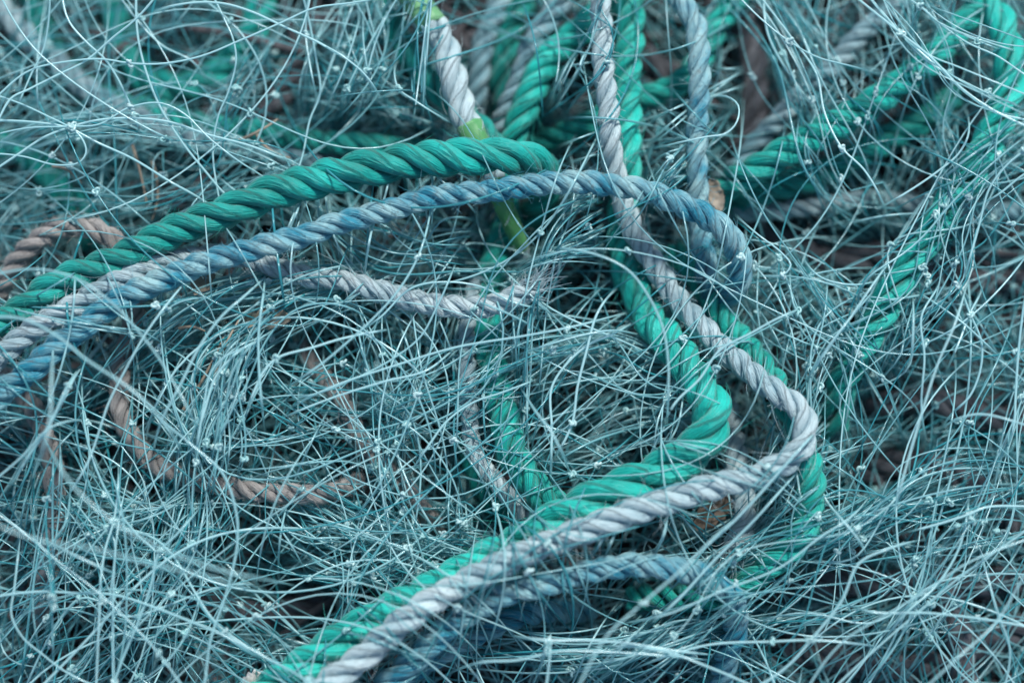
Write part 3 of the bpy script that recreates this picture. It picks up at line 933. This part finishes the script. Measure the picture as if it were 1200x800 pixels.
B_([(830, 800), (920, 700), (1010, 620), (1100, 570), (1230, 560)], 42, 40, 36, 60, 3)
B_([(560, 765), (700, 772), (830, 735), (1000, 695), (1230, 640)], 42, 34, 34, 58, 2, under=0.3)
B_([(1000, 800), (1090, 700), (1150, 600), (1190, 480), (1230, 380)], 24, 40, 36, 62, 2)
B_([(330, 30), (290, 105), (240, 185), (180, 250)], 24, 26, 28, 50, 1)
B_([(-30, 260), (60, 230), (160, 225), (260, 190), (380, 180)], 32, 34, 24, 50, 1)
B_([(-30, 190), (80, 150), (190, 140), (300, 170), (420, 240)], 24, 34, 30, 56, 2)
B_([(890, -30), (930, 90), (975, 190), (1030, 290)], 42, 40, 26, 56, 2)
B_([(-20, 800), (80, 700), (180, 610), (280, 520)], 42, 60, 26, 58, 2)
B_([(20, 560), (110, 640), (240, 720), (360, 800)], 37, 60, 30, 62, 2)
B_([(130, 820), (190, 700), (215, 600), (235, 510)], 33, 44, 30, 58, 2)
B_([(430, 330), (450, 430), (480, 530), (500, 640)], 32, 50, 30, 58, 2)
B_([(300, 430), (400, 470), (500, 460), (620, 420), (760, 390)], 21, 44, 36, 60, 2)
B_([(380, 250), (450, 290), (540, 290), (640, 300)], 24, 26, 34, 56, 1)
B_([(640, 480), (690, 430), (760, 440), (830, 420), (900, 380)], 24, 44, 26, 54, 2)
B_([(640, 560), (700, 500), (770, 480), (850, 520)], 21, 40, 20, 48, 1)
B_([(870, 130), (900, 230), (960, 330), (1010, 420), (1060, 560)], 27, 40, 30, 58, 1)
B_([(1060, -40), (1090, 100), (1110, 240), (1150, 400)], 24, 44, 30, 56, 1)
B_([(40, 800), (35, 690), (45, 590), (70, 500)], 18, 30, 40, 70, 1)
B_([(330, 40), (400, 60), (470, 120), (560, 160)], 24, 40, 26, 52, 1)
B_([(360, 190), (400, 100), (430, 20), (450, -40)], 37, 44, 20, 50, 1)
# general tangle by region
sc = scatter
sc(-60, -40, 330, 200, 37, 16, 44)
sc(-60, 380, 420, 820, 74, 12, 52, single=0)
sc(-60, 380, 420, 820, 20, 40, 62, single=4, over=True)
sc(380, 230, 900, 800, 74, 10, 44)
sc(380, 330, 700, 700, 20, 40, 60, single=4, over=True)
sc(640, 250, 980, 620, 10, 34, 62, single=3, over=True)
sc(860, 560, 1260, 840, 57, 8, 48)
sc(860, 250, 1100, 620, 32, 10, 52)
sc(1040, 300, 1260, 640, 7, 14, 58, single=3)
sc(1080, 300, 1260, 800, 5, 34, 62, heading=80, hspread=0.5, single=3, over=True)
sc(840, -40, 1260, 280, 30, 8, 48)
sc(840, -40, 1260, 280, 5, 40, 64, single=3, over=True)
sc(300, -40, 860, 260, 41, 6, 40)
sc(330, -40, 560, 190, 20, 20, 52, heading=70, hspread=0.6)
sc(380, -40, 860, 240, 6, 44, 64, single=3, over=True)
sc(-60, -40, 330, 260, 11, 6, 36)
sc(-60, -40, 330, 300, 4, 40, 66, single=3, over=True, length=(300, 620))
sc(-60, 200, 360, 420, 20, 10, 46)
# long loose arcs over everything
sc(60, 440, 560, 800, 24, 46, 64, length=(520, 1100), curve=0.9, single=24, tone=(0.5, 1.0))
sc(440, 180, 960, 560, 13, 48, 64, length=(420, 800), curve=1.2, single=13, tone=(0.5, 1.0))
sc(820, 40, 1220, 760, 22, 44, 62, length=(480, 1000), curve=0.9, single=22, tone=(0.4, 1.0))
sc(-40, 0, 700, 260, 9, 44, 62, length=(420, 900), curve=0.9, single=9, tone=(0.5, 1.0))
# the pile goes on outside the photograph
sc(-420, -340, 1620, -40, 240, 5, 40)
sc(-420, 840, 1620, 1140, 240, 5, 40)
sc(-420, -40, -60, 840, 170, 5, 45)
sc(1260, -40, 1620, 840, 170, 5, 45)

# the mass that nobody could count
gm = Geo()
gm.tubes(np.stack(COLL['P']), np.array(COLL['r']), sides=5, attr=np.array(COLL['a']))
net = gm.build('nylon_netting', MAT['nylon'])
tag(net, 'tangled mass of pale aqua nylon netting filling the whole pile', 'fishing net', kind='stuff')
if KN:
    gk = Geo()
    kp = np.stack([trefoil(c, rng.uniform(0.0011, 0.0016), rng) for c in KN])
    gk.tubes(kp, 0.00042, sides=5, attr=rng.uniform(0, 1, len(KN)))
    ko = gk.build('netting_knot', MAT['knot'], net)
    tag(ko, kind='stuff')
print('mass', len(COLL['P']), 'knots', len(KN), 'singles', len(SINGLE))


# -- each filament that one can follow, with its knots
def end_word(p):
    x, y = p
    if x < 0: return 'the left edge'
    if x > 1200: return 'the right edge'
    if y < 0: return 'the top edge'
    if y > 800: return 'the bottom edge'
    best, bn = 1e9, None
    for nick, C in ROPES:
        d = ((C - p) ** 2).sum(1).min()
        if d < best:
            best, bn = d, nick
    return 'the ' + bn


def shape_word(px):
    chord = np.linalg.norm(px[-1] - px[0])
    L = np.linalg.norm(np.diff(px, axis=0), axis=1).sum()
    q = chord / L
    d = px[-1] - px[0]
    d = d if d[0] >= 0 else -d
    a = math.degrees(math.atan2(-d[1], d[0]))
    way = 'level' if abs(a) < 18 else 'upright' if abs(a) > 68 else 'rising' if a > 0 else 'falling'
    t = np.diff(px, axis=0)
    turn = t[:-1, 0] * t[1:, 1] - t[:-1, 1] * t[1:, 0]
    s_curve = min((turn > 0).sum(), (turn < 0).sum()) > len(turn) * 0.25
    if q < 0.75: return 'looping'
    if q > 0.985: return 'straight ' + way
    return ('wavy ' if s_curve else 'bowed ') + way


used = {}
GRID = [[f'{a} {b}'.strip() for b in ('far left', 'left', 'centre', 'right', 'far right')] for a in ('upper', 'middle', 'lower')]
for d in SINGLE:
    px = d['px']
    P = unproject(px[:, 0], px[:, 1], d['z'])
    tone = 'whitish' if d['tone'] > 0.7 else 'pale aqua' if d['tone'] > 0.35 else 'blue green'
    nk = len(d['knots'])
    kw = {0: '', 1: 'one-knot ', 2: 'two-knot '}.get(nk, 'many-knot ')
    a, b = end_word(px[0]), end_word(px[-1])
    if px[0, 0] > px[-1, 0]: a, b = b, a
    base = f"{tone} {kw}{shape_word(px)} filament"
    span = f"from {a} to {b}" if a != b else f"beside {a}"
    mid = end_word(px[len(px) // 2])
    lab = f"{base} {span}"
    if lab in used and mid not in (a, b):
        lab = f"{base} over {mid} {span}".replace(' from the ', ' from ').replace(' to the ', ' to ')
    if lab in used:
        m = px[len(px) // 2]
        cell = GRID[int(np.clip(m[1] // 267, 0, 2))][int(np.clip(m[0] // 240, 0, 4))]
        lab = f"{base} {span} at {cell}"
    if lab in used:
        L = np.linalg.norm(np.diff(px, axis=0), axis=1).sum()
        lab = ('longer ' if L > used[lab] else 'shorter ') + lab
    used[lab] = np.linalg.norm(np.diff(px, axis=0), axis=1).sum()
    gm = Geo()
    gm.tubes(P[None], d['r'], sides=6, attr=[d['tone']])
    o = gm.build('net_filament', MAT['nylon'], origin=P[0])
    tag(o, ' '.join(lab.split()[:16]), 'filament', 'loose filaments of the net')
    for q in d['knots']:
        gk = Geo()
        c = P[int(round(q * (len(P) - 1)))]
        gk.tubes(trefoil(c, rng.uniform(0.0011, 0.0015), rng)[None], 0.00045, sides=6, attr=[rng.uniform(0.2, 1)])
        gk.build('knot', MAT['knot'], o, origin=P[0])

# ------------------------------------------------------------------ old brown netting under everything
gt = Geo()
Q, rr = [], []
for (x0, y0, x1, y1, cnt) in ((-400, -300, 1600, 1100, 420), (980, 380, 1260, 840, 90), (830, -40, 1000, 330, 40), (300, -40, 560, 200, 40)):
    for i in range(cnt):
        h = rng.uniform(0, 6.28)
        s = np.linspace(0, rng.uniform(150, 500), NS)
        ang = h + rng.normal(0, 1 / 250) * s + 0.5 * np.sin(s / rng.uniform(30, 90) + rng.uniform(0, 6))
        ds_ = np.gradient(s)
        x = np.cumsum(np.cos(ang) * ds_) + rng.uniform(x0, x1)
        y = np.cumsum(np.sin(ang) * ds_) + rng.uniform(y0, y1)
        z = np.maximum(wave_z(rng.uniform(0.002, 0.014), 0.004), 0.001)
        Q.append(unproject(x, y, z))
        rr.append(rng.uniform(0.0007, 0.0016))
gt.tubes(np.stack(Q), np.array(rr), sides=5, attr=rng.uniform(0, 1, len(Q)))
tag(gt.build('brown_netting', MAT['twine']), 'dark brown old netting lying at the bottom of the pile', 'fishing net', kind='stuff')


# ------------------------------------------------------------------ scraps caught in the net
def chip(name, label, cat, px, py, z, L, Wd, ang, mat, curl=0.3, thick=0.0006):
    r = np.random.default_rng(hash_(label) % 2**31)
    n, k = 14, 7
    u = np.linspace(-1, 1, n)
    c0 = unproject([px], [py], [z / 1000])[0]
    V = []
    for i in range(n):
        w = Wd / 2 * math.sqrt(max(0.02, 1 - abs(u[i]) ** 2.4)) * (1 + 0.12 * r.normal())
        top = np.stack([np.full(k, u[i] * L / 2), np.linspace(-w, w, k), curl * L * (u[i] ** 2) * 0.3 + curl * Wd * (np.linspace(-1, 1, k) ** 2) * 0.35 + 0.0003 * r.normal(size=k)], 1)
        bot = top[::-1].copy()
        bot[:, 2] -= thick
        V.append(np.concatenate([top, bot]))
    V = np.array(V)
    ca, sa = math.cos(ang), math.sin(ang)
    V = V @ np.array([[ca, sa, 0], [-sa, ca, 0], [0, 0, 1]])
    gm = Geo()
    gm.grid(V)
    for e in (0, -1):
        gm.grid(np.stack([V[e], np.broadcast_to(V[e].mean(0), V[e].shape) + (V[e] - V[e].mean(0)) * 0.02]))
    o = gm.build(name, MAT[mat])
    o.location = c0
    o.rotation_euler = (0.25, 0.15, 0)
    tag(o, label, cat)
    return o


chip('dry_leaf', 'curled tan dry leaf caught in the filaments below the frayed grey rope', 'leaf', 312, 374, 50, 0.014, 0.006, 0.1, 'leaf')
chip('bark_chip', 'brown bark chip tucked under the long white rope at right', 'bark', 835, 600, 38, 0.014, 0.007, 0.7, 'bark', thick=0.0012)
chip('dry_leaf', 'small tan leaf scrap peeping out under the arching blue rope', 'leaf', 238, 328, 46, 0.010, 0.006, 1.2, 'leaf')
chip('shell_chip', 'pale shell chip at the bottom edge beside the lower green rope', 'shell', 300, 797, 52, 0.008, 0.006, 0.4, 'shell', thick=0.001)
chip('dry_leaf', 'folded pale brown leaf beside the foot of the upright blue rope', 'leaf', 838, 228, 42, 0.010, 0.005, 1.9, 'leaf')
SW = [((155, 170), (165, 205), (172, 240), 40, 'upright broken straw in the netting above the upper green rope'),
      ((178, 190), (185, 225), (178, 258), 38, 'second upright straw just right of the broken one above the upper green rope'),
      ((62, 195), (80, 200), (95, 215), 44, 'short reddish straw near the left edge above the brown looping line'),
      ((280, 165), (310, 150), (325, 140), 46, 'bent straw lying across the corner green rope'),
      ((300, 155), (315, 175), (340, 185), 44, 'thin straw crossing below the bent straw near the top left'),
      ((215, 480), (240, 440), (262, 395), 52, 'long straw rising beside the white filaments left of centre'),
      ((250, 450), (262, 410), (280, 375), 54, 'straw leaning towards the curled tan leaf'),
      ((210, 385), (225, 383), (240, 388), 54, 'short level straw below the arching blue rope')]
for a, b, c, z, lab in SW:
    px = catmull([a, b, c], 20)
    P = unproject(px[:, 0], px[:, 1], z / 1000 + 0.002 * np.sin(np.linspace(0, 3, 20)))
    gm = Geo()
    gm.tubes(P[None], np.linspace(0.0006, 0.0003, 20)[None], sides=6, attr=[rng.uniform(0, 1)])
    o = gm.build('straw', MAT['straw'], origin=P[0])
    tag(o, lab, 'straw', 'bits of straw in the net')
